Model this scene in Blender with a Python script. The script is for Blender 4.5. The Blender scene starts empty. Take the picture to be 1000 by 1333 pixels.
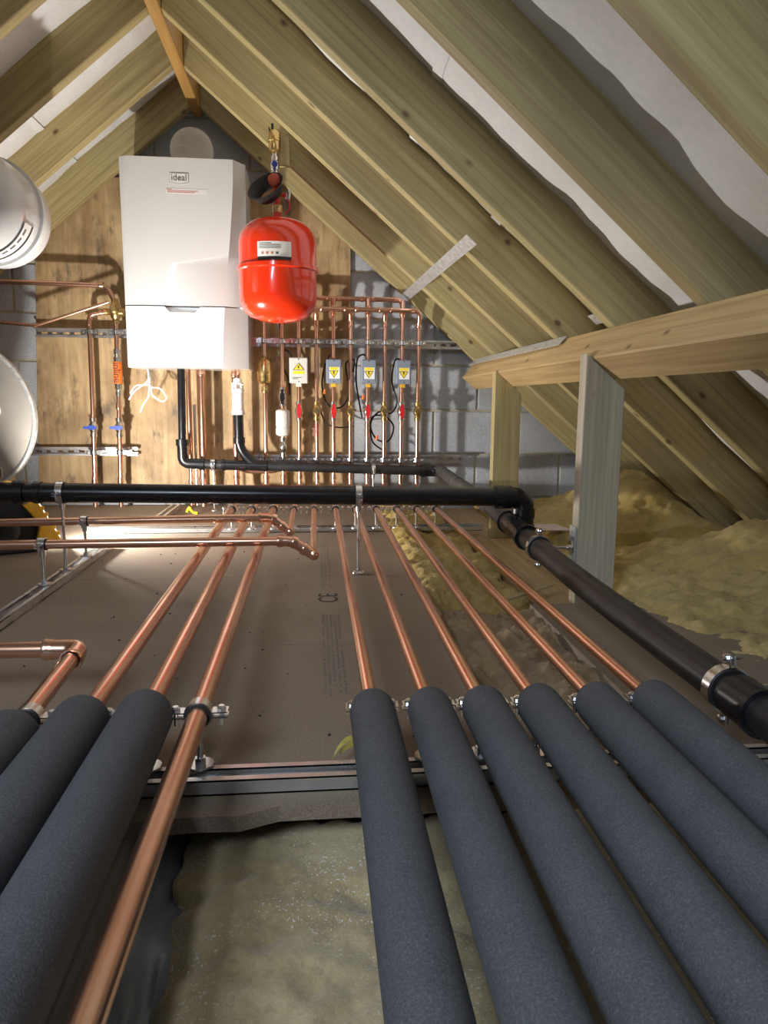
import bpy, bmesh, math, random
from mathutils import Vector as V, Matrix as M, noise
random.seed(7)
sc = bpy.context.scene
COL = sc.collection
PI = math.pi
# ------------------------------------------------------------------ camera
F = 930.0
PITCH, YAW, ROLL = math.radians(8.844), math.radians(5.539), math.radians(0.5)
EYE = V((0, 0, .525))
fw = V((math.sin(YAW)*math.cos(PITCH), math.cos(YAW)*math.cos(PITCH), -math.sin(PITCH)))
rt = V((math.cos(YAW), -math.sin(YAW), 0)); up = rt.cross(fw)
cr, sr = math.cos(ROLL), math.sin(ROLL)
r2 = rt*cr + up*sr      # camera rolled anticlockwise, so the picture leans clockwise
u2 = up*cr - rt*sr
cd = bpy.data.cameras.new('camera'); cd.sensor_fit = 'VERTICAL'; cd.sensor_height = 36
cd.lens = 36*F/1333.0; cd.clip_start = .01
co = bpy.data.objects.new('camera', cd); COL.objects.link(co); sc.camera = co
mw = M.Identity(4)
for i, a in enumerate((r2, u2, -fw)):
    for j in range(3): mw[j][i] = a[j]
for j in range(3): mw[j][3] = EYE[j]
co.matrix_world = mw
def at(x, y, X=None, Y=None, Z=None):
    d = fw + r2*((x-500)/F) - u2*((y-666.5)/F)
    if X is not None: t = (X-EYE.x)/d.x
    elif Y is not None: t = (Y-EYE.y)/d.y
    else: t = (Z-EYE.z)/d.z
    return EYE + d*t
# ------------------------------------------------------------------ light
sc.view_settings.view_transform = 'Standard'; sc.view_settings.look = 'None'
sc.view_settings.gamma = 1; sc.view_settings.exposure = 0.2; sc.view_settings.use_curve_mapping = False
w = bpy.data.worlds.new('world'); sc.world = w; w.use_nodes = True
w.node_tree.nodes['Background'].inputs[0].default_value = (.62, .74, 1, 1)
w.node_tree.nodes['Background'].inputs[1].default_value = .07
def light(name, kind, loc, energy, color, size=.1, target=None, sy=None):
    l = bpy.data.lights.new(name, kind); l.energy = energy; l.color = color
    o = bpy.data.objects.new(name, l); COL.objects.link(o); o.location = loc
    if kind == 'AREA':
        l.size = size
        if sy: l.shape = 'RECTANGLE'; l.size_y = sy
    else: l.shadow_soft_size = size
    if target: o.rotation_euler = (V(target)-V(loc)).to_track_quat('-Z', 'Y').to_euler()
    return o
# daylight from the roof window set in the slope behind the camera, in the plane of the roof, shining square to it
WIN = V((-1.0, -.95, 1.63))
light('roof_window_left_offscreen', 'AREA', WIN, 62, (.76, .87, 1), .98, WIN+V((.643, 0, -.766)), .78)

# ------------------------------------------------------------------ materials
MT = {}
def nodes(name):
    m = bpy.data.materials.new(name); m.use_nodes = True; MT[name] = m
    nt = m.node_tree
    return m, nt, nt.nodes['Principled BSDF']
def texco(nt, scale=(1, 1, 1), rnd=False, out='Object'):
    tc = nt.nodes.new('ShaderNodeTexCoord'); mp = nt.nodes.new('ShaderNodeMapping')
    mp.inputs['Scale'].default_value = scale
    src = tc.outputs[out]
    if rnd:
        oi = nt.nodes.new('ShaderNodeObjectInfo'); vm = nt.nodes.new('ShaderNodeVectorMath'); vm.operation = 'MULTIPLY_ADD'
        cx = nt.nodes.new('ShaderNodeCombineXYZ')
        for k in range(3): nt.links.new(oi.outputs['Random'], cx.inputs[k])
        nt.links.new(cx.outputs[0], vm.inputs[0]); vm.inputs[1].default_value = (37, 11, 23)
        nt.links.new(src, vm.inputs[2]); src = vm.outputs[0]
    nt.links.new(src, mp.inputs[0])
    return mp.outputs[0]
def nz(nt, vec, scale, detail=4, rough=.6, dist=0):
    n = nt.nodes.new('ShaderNodeTexNoise'); n.inputs['Scale'].default_value = scale
    n.inputs['Detail'].default_value = detail; n.inputs['Roughness'].default_value = rough
    n.inputs['Distortion'].default_value = dist
    nt.links.new(vec, n.inputs['Vector']); return n.outputs['Fac']
def ramp(nt, fac, stops):
    r = nt.nodes.new('ShaderNodeValToRGB'); e = r.color_ramp.elements
    while len(e) < len(stops): e.new(.5)
    for k, (p, c) in enumerate(stops):
        e[k].position = p; e[k].color = (*c, 1) if len(c) == 3 else c
    nt.links.new(fac, r.inputs[0]); return r.outputs[0]
def mix(nt, fac, a, b, mode='MIX'):
    n = nt.nodes.new('ShaderNodeMix'); n.data_type = 'RGBA'; n.blend_type = mode
    for s, x in ((0, fac), (6, a), (7, b)):
        if hasattr(x, 'links'): nt.links.new(x, n.inputs[s])
        else: n.inputs[s].default_value = x if s == 0 else (*x, 1)
    return n.outputs[2]
def bump(nt, bs, h, strength=.3, dist=.01):
    b = nt.nodes.new('ShaderNodeBump'); b.inputs['Strength'].default_value = strength; b.inputs['Distance'].default_value = dist
    nt.links.new(h, b.inputs['Height']); nt.links.new(b.outputs[0], bs.inputs['Normal'])
def plain(name, c, rough=.5, metal=0, var=.12, vs=30, bmp=0, bd=.002, coat=0, rvar=0):
    m, nt, bs = nodes(name); v = texco(nt); f = nz(nt, v, vs)
    nt.links.new(ramp(nt, f, [(.3, tuple(x*(1-var) for x in c)), (.7, tuple(min(1, x*(1+var)) for x in c))]), bs.inputs['Base Color'])
    bs.inputs['Roughness'].default_value = rough; bs.inputs['Metallic'].default_value = metal
    if rvar: nt.links.new(ramp(nt, nz(nt, v, vs*.6), [(.3, (rough-rvar,)*3), (.75, (rough+rvar,)*3)]), bs.inputs['Roughness'])
    if bmp: bump(nt, bs, nz(nt, v, vs*4), bmp, bd)
    if coat: bs.inputs['Coat Weight'].default_value = coat
    return m
def wood(name, light_c, dark_c, knot=(.10, .05, .025), grain=1.0):
    m, nt, bs = nodes(name); v = texco(nt, (1, 1, 1), True)
    mp = nt.nodes.new('ShaderNodeMapping'); mp.inputs['Scale'].default_value = (1.6, 26, 26); nt.links.new(v, mp.inputs[0])
    g = nz(nt, mp.outputs[0], 1.6, 5, .6, .6)
    mp2 = nt.nodes.new('ShaderNodeMapping'); mp2.inputs['Scale'].default_value = (.45, 4, 4); nt.links.new(v, mp2.inputs[0])
    wv = nt.nodes.new('ShaderNodeTexWave'); wv.inputs['Scale'].default_value = 2.6; wv.inputs['Distortion'].default_value = 14
    wv.inputs['Detail'].default_value = 3; wv.inputs['Detail Scale'].default_value = .35; wv.bands_direction = 'Z'
    nt.links.new(mp2.outputs[0], wv.inputs['Vector'])
    c = ramp(nt, g, [(.25, dark_c), (.55, tuple((a+b)/2 for a, b in zip(light_c, dark_c))), (.8, light_c)])
    rg = ramp(nt, wv.outputs['Fac'], [(0, (.74, .70, .62)), (.25, (.95, .94, .92)), (1, (1, 1, 1))])
    c = mix(nt, .42*grain, c, rg, 'MULTIPLY')
    mpf = nt.nodes.new('ShaderNodeMapping'); mpf.inputs['Scale'].default_value = (2.5, 150, 150); nt.links.new(v, mpf.inputs[0])
    fine = nz(nt, mpf.outputs[0], 1.0, 3, .6, .3); c = mix(nt, .6, c, ramp(nt, fine, [(.35, (.72, .70, .66)), (.6, (1.04, 1.03, 1.0))]), 'MULTIPLY')
    big = nz(nt, v, 1.7, 2); c = mix(nt, .8, c, ramp(nt, big, [(.3, (.78, .78, .80)), (.7, (1.08, 1.06, 1.0))]), 'MULTIPLY')
    mp3 = nt.nodes.new('ShaderNodeMapping'); mp3.inputs['Scale'].default_value = (5.5, 9, 9); nt.links.new(v, mp3.inputs[0])
    vo = nt.nodes.new('ShaderNodeTexVoronoi'); vo.inputs['Scale'].default_value = 1.0; nt.links.new(mp3.outputs[0], vo.inputs['Vector'])
    kf = ramp(nt, vo.outputs['Distance'], [(0, (1, 1, 1)), (.05, (.85, .85, .85)), (.085, (.25, .25, .25)), (.11, (0, 0, 0))])
    c = mix(nt, kf, c, knot)
    nt.links.new(c, bs.inputs['Base Color']); bs.inputs['Roughness'].default_value = .62
    bump(nt, bs, g, .12, .003); return m
wood('pine', (.57, .485, .255), (.37, .30, .135))
wood('pine_ridge', (.58, .35, .11), (.44, .24, .06))
wood('pine_beam', (.60, .44, .23), (.46, .31, .14))
wood('pine_pale', (.58, .535, .43), (.42, .375, .285))
wood('joist_wood', (.50, .37, .20), (.32, .22, .11))
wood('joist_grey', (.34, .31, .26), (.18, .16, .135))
plain('steel', (.70, .71, .73), .32, .9, .15, 25, 0, rvar=.08)
plain('galv', (.60, .61, .62), .45, .6, .25, 60, rvar=.1)
plain('zinc', (.75, .76, .78), .22, 1, .1, 60)
plain('rubber', (.012, .012, .013), .6)
plain('black_plastic', (.008, .008, .010), .28, 0, .1, 20, rvar=.06)
plain('black_pipe_dusty', (.016, .016, .017), .42, 0, .5, 12, rvar=.1)
plain('black_pipe_worn', (.05, .048, .045), .6, 0, .6, 25, rvar=.1)
plain('white_enamel', (.72, .735, .74), .25, 0, .015, 4, coat=.3)
plain('white_plastic', (.82, .82, .82), .4, 0, .03, 10)
plain('white_gloss', (.74, .755, .77), .25, 0, .02, 6, coat=.3)
plain('offwhite_plastic', (.62, .61, .57), .45, 0, .05, 10)
plain('red_enamel', (.80, .035, .006), .2, 0, .03, 5, coat=.6)
plain('red_plastic', (.55, .015, .02), .35)
plain('red_brown', (.42, .06, .02), .5)
plain('blue_plastic', (.02, .06, .35), .35)
plain('brass', (.66, .47, .20), .28, 1, .12, 40, rvar=.08)
plain('nickel', (.72, .70, .66), .22, 1, .1, 40)
plain('orange', (.9, .17, .02), .45)
plain('ink', (.02, .02, .02), .6)
plain('grey_ink', (.12, .12, .12), .6)
plain('red_ink', (.62, .22, .18), .6)
plain('yellow_print', (.9, .68, .03), .5)
plain('box_grey', (.22, .26, .33), .5, 0, .06, 20)
plain('paper', (.85, .85, .83), .6, 0, .03, 20)
plain('pinkish_card', (.62, .52, .52), .7, 0, .05, 20)
plain('yellow_plastic', (.75, .43, .03), .42, 0, .06, 20)
plain('tank_grey', (.30, .275, .245), .45, .3, .08, 6, .1)
plain('leaf', (.42, .36, .08), .6, 0, .3, 40)
plain('plaster', (.30, .28, .25), .9, 0, .1, 5)
plain('foil', (.22, .25, .28), .45, .2, .3, 12, .3, .004)
def copper():
    m, nt, bs = nodes('copper'); v = texco(nt, (1, 1, 1), True)
    a = nz(nt, v, 6, 2, .5); b = nz(nt, v, 2.5, 2)
    c = ramp(nt, a, [(.25, (.74, .42, .30)), (.5, (.88, .53, .39)), (.8, (.95, .63, .48))])
    c = mix(nt, .55, c, ramp(nt, b, [(.3, (.80, .70, .62)), (.65, (1, 1, 1))]), 'MULTIPLY')
    nt.links.new(c, bs.inputs['Base Color']); bs.inputs['Metallic'].default_value = 1
    nt.links.new(ramp(nt, a, [(.3, (.27,)*3), (.7, (.23,)*3)]), bs.inputs['Roughness'])
copper()
def foam():
    m, nt, bs = nodes('foam'); v = texco(nt)
    a = nz(nt, v, 450, 3, .7); b = nz(nt, v, 22, 4)
    c = ramp(nt, a, [(.3, (.045, .047, .053)), (.55, (.078, .081, .090)), (.8, (.145, .149, .160))])
    c = mix(nt, .4, c, ramp(nt, b, [(.3, (.75,)*3), (.7, (1.15,)*3)]), 'MULTIPLY')
    nt.links.new(c, bs.inputs['Base Color']); bs.inputs['Roughness'].default_value = .75
    bump(nt, bs, a, .35, .002)
foam()
def chip():
    m, nt, bs = nodes('chipboard'); v = texco(nt)
    a = nz(nt, v, 320, 3, .8); b = nz(nt, v, 2.5, 5, .6)
    c = ramp(nt, a, [(.3, (.155, .117, .083)), (.5, (.232, .182, .135)), (.72, (.335, .275, .21))])
    c = mix(nt, .8, c, ramp(nt, b, [(.3, (.78, .77, .76)), (.7, (1.1, 1.08, 1.05))]), 'MULTIPLY')
    nt.links.new(c, bs.inputs['Base Color']); bs.inputs['Roughness'].default_value = .7
    bump(nt, bs, a, .2, .0015)
chip()
def ply():
    m, nt, bs = nodes('plywood'); v = texco(nt, (1, 1, 1))
    mp = nt.nodes.new('ShaderNodeMapping'); mp.inputs['Scale'].default_value = (14, 14, 1.3); nt.links.new(v, mp.inputs[0])
    a = nz(nt, mp.outputs[0], 2.2, 6, .6, .7); b = nz(nt, v, 3.3, 4, .6)
    c = ramp(nt, a, [(.25, (.34, .215, .10)), (.5, (.49, .34, .175)), (.75, (.60, .45, .26))])
    st = ramp(nt, b, [(.38, (.42, .38, .35)), (.56, (1, 1, 1))]); c = mix(nt, .7, c, st, 'MULTIPLY')
    mp3 = nt.nodes.new('ShaderNodeMapping'); mp3.inputs['Scale'].default_value = (9, 9, 3.4); nt.links.new(v, mp3.inputs[0])
    s2 = nz(nt, mp3.outputs[0], 1.5, 6, .7)
    c = mix(nt, ramp(nt, s2, [(.54, (0, 0, 0)), (.68, (.85, .85, .85))]), c, (.10, .075, .055))
    nt.links.new(c, bs.inputs['Base Color']); bs.inputs['Roughness'].default_value = .65
    bump(nt, bs, a, .1, .002)
ply()
def block():
    m, nt, bs = nodes('block'); v = texco(nt, (1, 1, 1), True)
    a = nz(nt, v, 130, 4, .7); b = nz(nt, v, 4, 4)
    c = ramp(nt, a, [(.3, (.36, .38, .42)), (.7, (.54, .57, .61))])
    c = mix(nt, .6, c, ramp(nt, b, [(.3, (.72, .70, .68)), (.65, (1.05, 1.05, 1.05))]), 'MULTIPLY')
    nt.links.new(c, bs.inputs['Base Color']); bs.inputs['Roughness'].default_value = .9
    bump(nt, bs, a, .5, .004)
block()
plain('mortar', (.44, .39, .29), .95, 0, .25, 30, .4, .004)
def membrane():
    m, nt, bs = nodes('membrane'); v = texco(nt)
    a = nz(nt, v, 60, 5, .7); b = nz(nt, v, 7, 3)
    nt.links.new(ramp(nt, a, [(.3, (.70, .71, .73)), (.7, (.80, .80, .81))]), bs.inputs['Base Color'])
    bs.inputs['Roughness'].default_value = .7; bump(nt, bs, b, .5, .01)
membrane()
def wool_m(name, lo, mid, hi, speck):
    m, nt, bs = nodes(name); v = texco(nt)
    a = nz(nt, v, 7, 6, .65, .5); b = nz(nt, v, 90, 5, .75, 1.2)
    c = ramp(nt, a, [(.25, lo), (.5, mid), (.75, hi)])
    c = mix(nt, .55, c, ramp(nt, b, [(.3, (.6, .58, .52)), (.55, (1, 1, 1)), (.75, (1.2, 1.2, 1.2))]), 'MULTIPLY')
    if speck:
        s = nz(nt, v, 260, 2, .5); z = nz(nt, v, 9, 3)
        sp = mix(nt, 1.0, ramp(nt, s, [(.60, (0, 0, 0)), (.68, (1, 1, 1))]), ramp(nt, z, [(.45, (0, 0, 0)), (.6, (1, 1, 1))]), 'MULTIPLY')
        c = mix(nt, sp, c, (.75, .76, .74))
    nt.links.new(c, bs.inputs['Base Color']); bs.inputs['Roughness'].default_value = .95
    bs.inputs['Sheen Weight'].default_value = .25
    bump(nt, bs, b, .3 if speck else .8, .012)
wool_m('wool', (.30, .19, .035), (.51, .36, .08), (.68, .52, .17), False)
wool_m('wool_dusty', (.20, .11, .04), (.33, .21, .085), (.49, .35, .15), False)
wool_m('wool_near', (.33, .25, .12), (.47, .38, .21), (.58, .49, .31), True)
m, nt, bs = nodes('led'); bs.inputs['Base Color'].default_value = (1, 1, .9, 1)
bs.inputs['Emission Color'].default_value = (1, .95, .85, 1); bs.inputs['Emission Strength'].default_value = 12

# ------------------------------------------------------------------ mesh helpers
class MB:
    def __init__(s): s.v = []; s.f = []
    def add(s, vs, fs):
        n = len(s.v); s.v += [V(p) for p in vs]; s.f += [tuple(i+n for i in q) for q in fs]; return s
    def box(s, x0, x1, y0, y1, z0, z1):
        return s.add([(x, y, z) for x in (x0, x1) for y in (y0, y1) for z in (z0, z1)],
            [(0, 1, 3, 2), (4, 6, 7, 5), (0, 4, 5, 1), (2, 3, 7, 6), (0, 2, 6, 4), (1, 5, 7, 3)])
    def tube(s, pts, r, n=14, cap=True):
        pts = [V(p) for p in pts]; k = len(pts); rs = r if isinstance(r, (list, tuple)) else [r]*k
        t0 = (pts[1]-pts[0]).normalized(); nn = t0.orthogonal().normalized(); vs = []
        for i, p in enumerate(pts):
            a = pts[max(0, i-1)]; b = pts[min(k-1, i+1)]; t = (b-a).normalized() if (b-a).length > 1e-9 else t0
            nn = (nn - t*nn.dot(t)).normalized(); bb = t.cross(nn)
            for j in range(n):
                an = 2*PI*j/n; vs.append(p + (nn*math.cos(an)+bb*math.sin(an))*rs[i])
        fs = [(i*n+j, i*n+(j+1) % n, (i+1)*n+(j+1) % n, (i+1)*n+j) for i in range(k-1) for j in range(n)]
        if cap: fs += [tuple(range(n))[::-1], tuple((k-1)*n+j for j in range(n))]
        return s.add(vs, fs)
    def cyl(s, a, b, r, n=14): return s.tube([a, b], r, n)
    def lathe(s, p, d, prof, n=24, cap=True):
        p = V(p); d = V(d).normalized(); a = d.orthogonal().normalized(); b = d.cross(a); vs = []
        for t, r in prof:
            for j in range(n):
                an = 2*PI*j/n; vs.append(p + d*t + (a*math.cos(an)+b*math.sin(an))*max(r, 1e-5))
        k = len(prof)
        fs = [(i*n+j, i*n+(j+1) % n, (i+1)*n+(j+1) % n, (i+1)*n+j) for i in range(k-1) for j in range(n)]
        if cap: fs += [tuple(range(n))[::-1], tuple((k-1)*n+j for j in range(n))]
        return s.add(vs, fs)
    def ring(s, p, d, ri, ro, h, n=24):   # a collar open in the middle, centred on p
        return s.lathe(p, d, [(-h/2, ri), (-h/2, ro), (h/2, ro), (h/2, ri), (-h/2, ri)], n, False)
    def prism(s, poly, fn, d0, d1):       # poly of (a, b); fn(a, b, depth) -> point
        n = len(poly); vs = [fn(a, b, d0) for a, b in poly]+[fn(a, b, d1) for a, b in poly]
        return s.add(vs, [tuple(range(n))[::-1], tuple(range(n, 2*n))]+[(i, (i+1) % n, n+(i+1) % n, n+i) for i in range(n)])
    def grid(s, fn, nu, nv):
        vs = [fn(i/nu, j/nv) for i in range(nu+1) for j in range(nv+1)]
        return s.add(vs, [(i*(nv+1)+j, (i+1)*(nv+1)+j, (i+1)*(nv+1)+j+1, i*(nv+1)+j+1) for i in range(nu) for j in range(nv)])
    def mesh(s, name, mat, bevel=0, smooth=True):
        me = bpy.data.meshes.new(name); me.from_pydata([tuple(p) for p in s.v], [], s.f)
        bm = bmesh.new(); bm.from_mesh(me)
        bmesh.ops.recalc_face_normals(bm, faces=bm.faces)
        if bevel: bmesh.ops.bevel(bm, geom=[e for e in bm.edges], offset=bevel, segments=1, affect='EDGES', profile=.5)
        bm.to_mesh(me); bm.free(); me.update()
        if smooth:
            me.polygons.foreach_set('use_smooth', [True]*len(me.polygons)); me.set_sharp_from_angle(angle=math.radians(38))
        me.materials.append(MT[mat]); return me
    def build(s, name, mat, parent=None, bevel=0, smooth=True):
        return link(name, s.mesh(name, mat, bevel, smooth), parent)
def link(name, data, parent=None):
    o = bpy.data.objects.new(name, data); COL.objects.link(o)
    if parent: o.parent = parent
    return o
def tag(o, label=None, cat=None, group=None, kind=None):
    if label: o['label'] = label
    if cat: o['category'] = cat
    if group: o['group'] = group
    if kind: o['kind'] = kind
    return o
def thing(name, label, cat, group=None, loc=(0, 0, 0)):
    o = link(name, None); o.location = loc; return tag(o, label, cat, group)
def bend(pts, r=.03, seg=6):              # round the corners of a polyline
    pts = [V(p) for p in pts]; out = [pts[0]]
    for i in range(1, len(pts)-1):
        a, p, b = pts[i-1], pts[i], pts[i+1]; da = (a-p).normalized(); db = (b-p).normalized()
        rr = min(r, (a-p).length*.48, (b-p).length*.48); q0 = p+da*rr; q1 = p+db*rr
        for k in range(seg+1):
            t = k/seg; out.append(q0*(1-t)**2 + p*2*t*(1-t) + q1*t*t)
    out.append(pts[-1]); return out
def spline(pts, seg=8):
    pts = [V(p) for p in pts]; P = [pts[0]]+pts+[pts[-1]]; out = []
    for i in range(1, len(P)-2):
        a, b, c, d = P[i-1:i+3]
        for k in range(seg):
            t = k/seg
            out.append(.5*((2*b)+(c-a)*t+(2*a-5*b+4*c-d)*t*t+(3*b-a-3*c+d)*t**3))
    out.append(pts[-1]); return out
def text(name, body, size, mat, origin, right, upv, parent=None, depth=.0006, align='CENTER'):
    cu = bpy.data.curves.new(name, 'FONT'); cu.body = body; cu.size = size; cu.extrude = depth
    cu.align_x = align; cu.align_y = 'CENTER'
    t = bpy.data.objects.new(name, cu); COL.objects.link(t)
    bpy.context.view_layer.update()
    me = bpy.data.meshes.new_from_object(t.evaluated_get(bpy.context.evaluated_depsgraph_get()))
    bpy.data.objects.remove(t); bpy.data.curves.remove(cu)
    x = V(right).normalized(); y = V(upv).normalized(); z = x.cross(y); o = V(origin)
    for vv in me.vertices: vv.co = o + x*vv.co.x + y*vv.co.y + z*vv.co.z
    me.materials.clear(); me.materials.append(MT[mat]); me.name = name
    return link(name, me, parent)

# ------------------------------------------------------------------ setting: gable wall, floor, roof
WY = 3.65
APX, APZ = -.5355, 1.855
SR, DR, SL, DL = -.85, 1.40, .84, 2.305          # underside planes: z = SR*X + DR, z = SL*X + DL
AR, AL = math.atan(.85), math.atan(.84)
wall = MB().box(-2.4, 1.75, WY+.006, WY+.12, -.25, 2.2).build('wall_back', 'mortar'); tag(wall, 'pale concrete block gable wall behind the boiler board', kind='structure')
bl_cache = {}
row = 0; z = .033-.225*1
while z < 2.0:
    x = -2.4 + (0 if row % 2 else -.225) + .085
    while x < 1.75:
        a, b = max(x, -2.4), min(x+.44, 1.75)
        zt = z; roof = max(min(SR*a+DR, SL*a+DL), min(SR*b+DR, SL*b+DL), APZ if a < APX < b else -9)
        if b-a > .05 and zt < roof+.25:
            k = round(b-a, 3)
            if k not in bl_cache: bl_cache[k] = MB().box(-k/2, k/2, 0, .02, 0, .215).mesh('block', 'block', .004, False)
            o = link('block', bl_cache[k], wall); o.location = ((a+b)/2, WY+random.uniform(-.003, .001), z)
        x += .45
    z += .225; row += 1
floor = MB().box(-2.4, 2.1, -1.2, WY, -.26, -.22).build('floor', 'plaster'); tag(floor, 'loft floor of chipboard boards over joists and wool', kind='structure')
def edgeX(y): return .262+.027*y
ys = [.872, 1.5, 2.112, 2.712, 3.312, 3.648]
for i in range(5):
    y0, y1 = ys[i]+.0009, ys[i+1]-.0009; poly = [(-2.2, y0)]
    if i == 0:
        poly = [(-2.2, y0)]+[(-2.2+k*.05, y0+random.uniform(-.004, .004)-(.02 if k*.05-2.2 < -.1 else 0)) for k in range(1, 49)]
    n = 12
    poly += [(edgeX(y0+(y1-y0)*k/n)+random.uniform(-.006, .006), y0+(y1-y0)*k/n) for k in range(n+1)]+[(-2.2, y1)]
    MB().prism(poly, lambda a, b, d: V((a, b, d)), -.022, 0).build('chipboard_panel', 'chipboard', floor, 0, False)
MB().box(.56, 1.0, .80, 1.775, -.022, 0).build('chipboard_panel', 'chipboard', floor, 0, False)
def plank(name, x0, x1, y0, y1, z0, z1, mat, parent):      # timber laid along Y, local X along its length
    o = MB().box(0, y1-y0, -(x1-x0)/2, (x1-x0)/2, 0, z1-z0).build(name, mat, parent, .003, False)
    o.location = ((x0+x1)/2, y0, z0); o.rotation_euler = (0, 0, PI/2); return o
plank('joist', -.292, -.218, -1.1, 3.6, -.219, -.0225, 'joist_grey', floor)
plank('joist', .60, .81, 1.78, 3.62, -.219, -.0225, 'joist_wood', floor)
plank('joist', .66, .73, -1.1, 1.779, -.219, -.0225, 'joist_wood', floor)
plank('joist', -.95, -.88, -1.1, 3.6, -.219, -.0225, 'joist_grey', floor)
RY = [3.58, 3.17, 2.745, 2.335, 1.905, 1.445, 1.01, .57, .13]
RD, RT = .138, .045
def rafter_mesh(L, a):
    return MB().add([(x, y, zz) for y in (-RT/2, RT/2) for (x, zz) in ((0, 0), (L, 0), (L, RD), (-RD*math.tan(a), RD))],
        [(0, 1, 2, 3), (7, 6, 5, 4), (0, 4, 5, 1), (1, 5, 6, 2), (2, 6, 7, 3), (3, 7, 4, 0)]).mesh('roof_rafter', 'pine', .003, False)
ORD = ['first', 'second', 'third', 'fourth', 'fifth', 'sixth', 'seventh', 'eighth', 'ninth']
def slope_mat(sgn, a, y):
    ex = V((sgn*math.cos(a), 0, -math.sin(a))); ez = V((sgn*math.sin(a), 0, math.cos(a))); ey = ez.cross(ex)
    m = M.Identity(4)
    for i, q in enumerate((ex, ey, ez)):
        for j in range(3): m[j][i] = q[j]
    X0 = APX+sgn*.0225; zz = (SR*X0+DR) if sgn > 0 else (SL*X0+DL)
    m[0][3], m[1][3], m[2][3] = X0, y, zz; return m
meR = rafter_mesh(3.15, AR); meL = rafter_mesh(2.5, AL)
for sgn, me, a, side in ((1, meR, AR, 'on the purlin side'), (-1, meL, AL, 'on the white tank side')):
    for i, y in enumerate(RY):
        o = link('roof_rafter', me); o.matrix_world = slope_mat(sgn, a, y)
        tag(o, 'sloping pine roof rafter %s, %s from the block gable wall' % (side, ORD[i]), 'rafter', 'roof rafters '+side)
rb = MB().box(0, 4.0, -.0225, .0225, 0, .24).build('ridge_board', 'pine_ridge', None, .003, False)
rb.location = (APX, WY-4.0, 1.83); rb.rotation_euler = (0, 0, PI/2)
tag(rb, 'orange toned pine ridge board along the roof peak', 'ridge board')
def roof_sheet(sgn, a, L, name, lab):
    y0, y1 = -.25, WY; ymid = sorted(RY+[y0-.2])
    mm = slope_mat(sgn, a, 0)
    def fn(u, v):
        s = -.16+u*L; y = y0+v*(y1-y0); k = 0
        while k < len(ymid)-2 and y > ymid[k+1]: k += 1
        t = max(0, min(1, (y-ymid[k])/(ymid[k+1]-ymid[k])))
        n1 = noise.noise(V((s*4.2, k*7.3, sgn*3))) ; n2 = noise.noise(V((s*13, y*3, k*5.0)))
        sag = math.sin(PI*t)**.7*(.026+.030*n1+.010*n2)
        return mm @ V((s, -sgn*0 + (y if sgn > 0 else y) * (1 if mm[1][1] > 0 else -1), RD+.001-sag))
    o = MB().grid(fn, 110, 150).build(name, 'membrane'); tag(o, lab, kind='structure')
    b = MB()
    for s0 in ((.55, 1.12, 2.0) if sgn < 0 else (.95, 1.9, 2.6)):   # lap joints of the sheets
        n = 150
        for i in range(n):
            ps = []
            for v in (i/n, (i+1)/n):
                for ds in (0, .03): p = fn((s0+ds+.16)/L, v); ps.append(p - V((mm[0][2], 0, mm[2][2]))*(.005-.11*ds))
            b.add(ps, [(0, 2, 3, 1)])
    tag(b.build('membrane_lap', 'membrane', o, 0, False), kind='stuff')
roof_sheet(1, AR, 3.2, 'ceiling_right', 'white breather membrane sagging between rafters on the purlin side')
roof_sheet(-1, AL, 2.6, 'ceiling_left', 'white breather membrane between rafters on the white tank side')

# ------------------------------------------------------------------ purlin, posts, straps
nx, nzv = math.sin(AR), math.cos(AR)
A = V((.712, 0, .640)); tt, ww = .112, .088
prof = [A, A+V((nx, 0, nzv))*tt, A+V((nx, 0, nzv))*tt+V((nzv, 0, -nx))*ww, A+V((nzv, 0, -nx))*ww]
pl = MB(); pl.prism([(p.x, p.z) for p in prof], lambda a, b, d: V((d, -a, b)), 0, 4.2)
po = pl.build('purlin', 'pine_beam', None, .004, False); po.rotation_euler = (0, 0, PI/2); po.location = (0, WY-.17-4.2, 0)
tag(po, 'long pale pine purlin beam under the rafters, carried by the posts', 'beam')
def post(y, x0, x1, mat, lab, foot=-.0225):
    t = .045
    def zt(x): return A.z-.85*(x-A.x)-.0005
    poly = [(x0, foot), (x1, foot), (x1, zt(x1)), (x0, zt(x0))]
    o = MB().prism([(zz, x) for x, zz in poly], lambda a, b, d: V((a, b, d)), 0, t).build('timber_post', mat, None, .002, False)
    o.matrix_world = M(((0, 1, 0, 0), (0, 0, 1, y), (1, 0, 0, 0), (0, 0, 0, 1)))
    return tag(o, lab, 'post')
post(1.822, .698, .806, 'pine_pale', 'pale grey pine post with a bracketed black pipe clip on its edge')
post(2.79, .704, .812, 'pine', 'yellow pine post at the gable end of the purlin')
post(.955, .705, .815, 'pine_pale', 'grey pine post carrying the end clip of the black waste pipe', 0)
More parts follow.
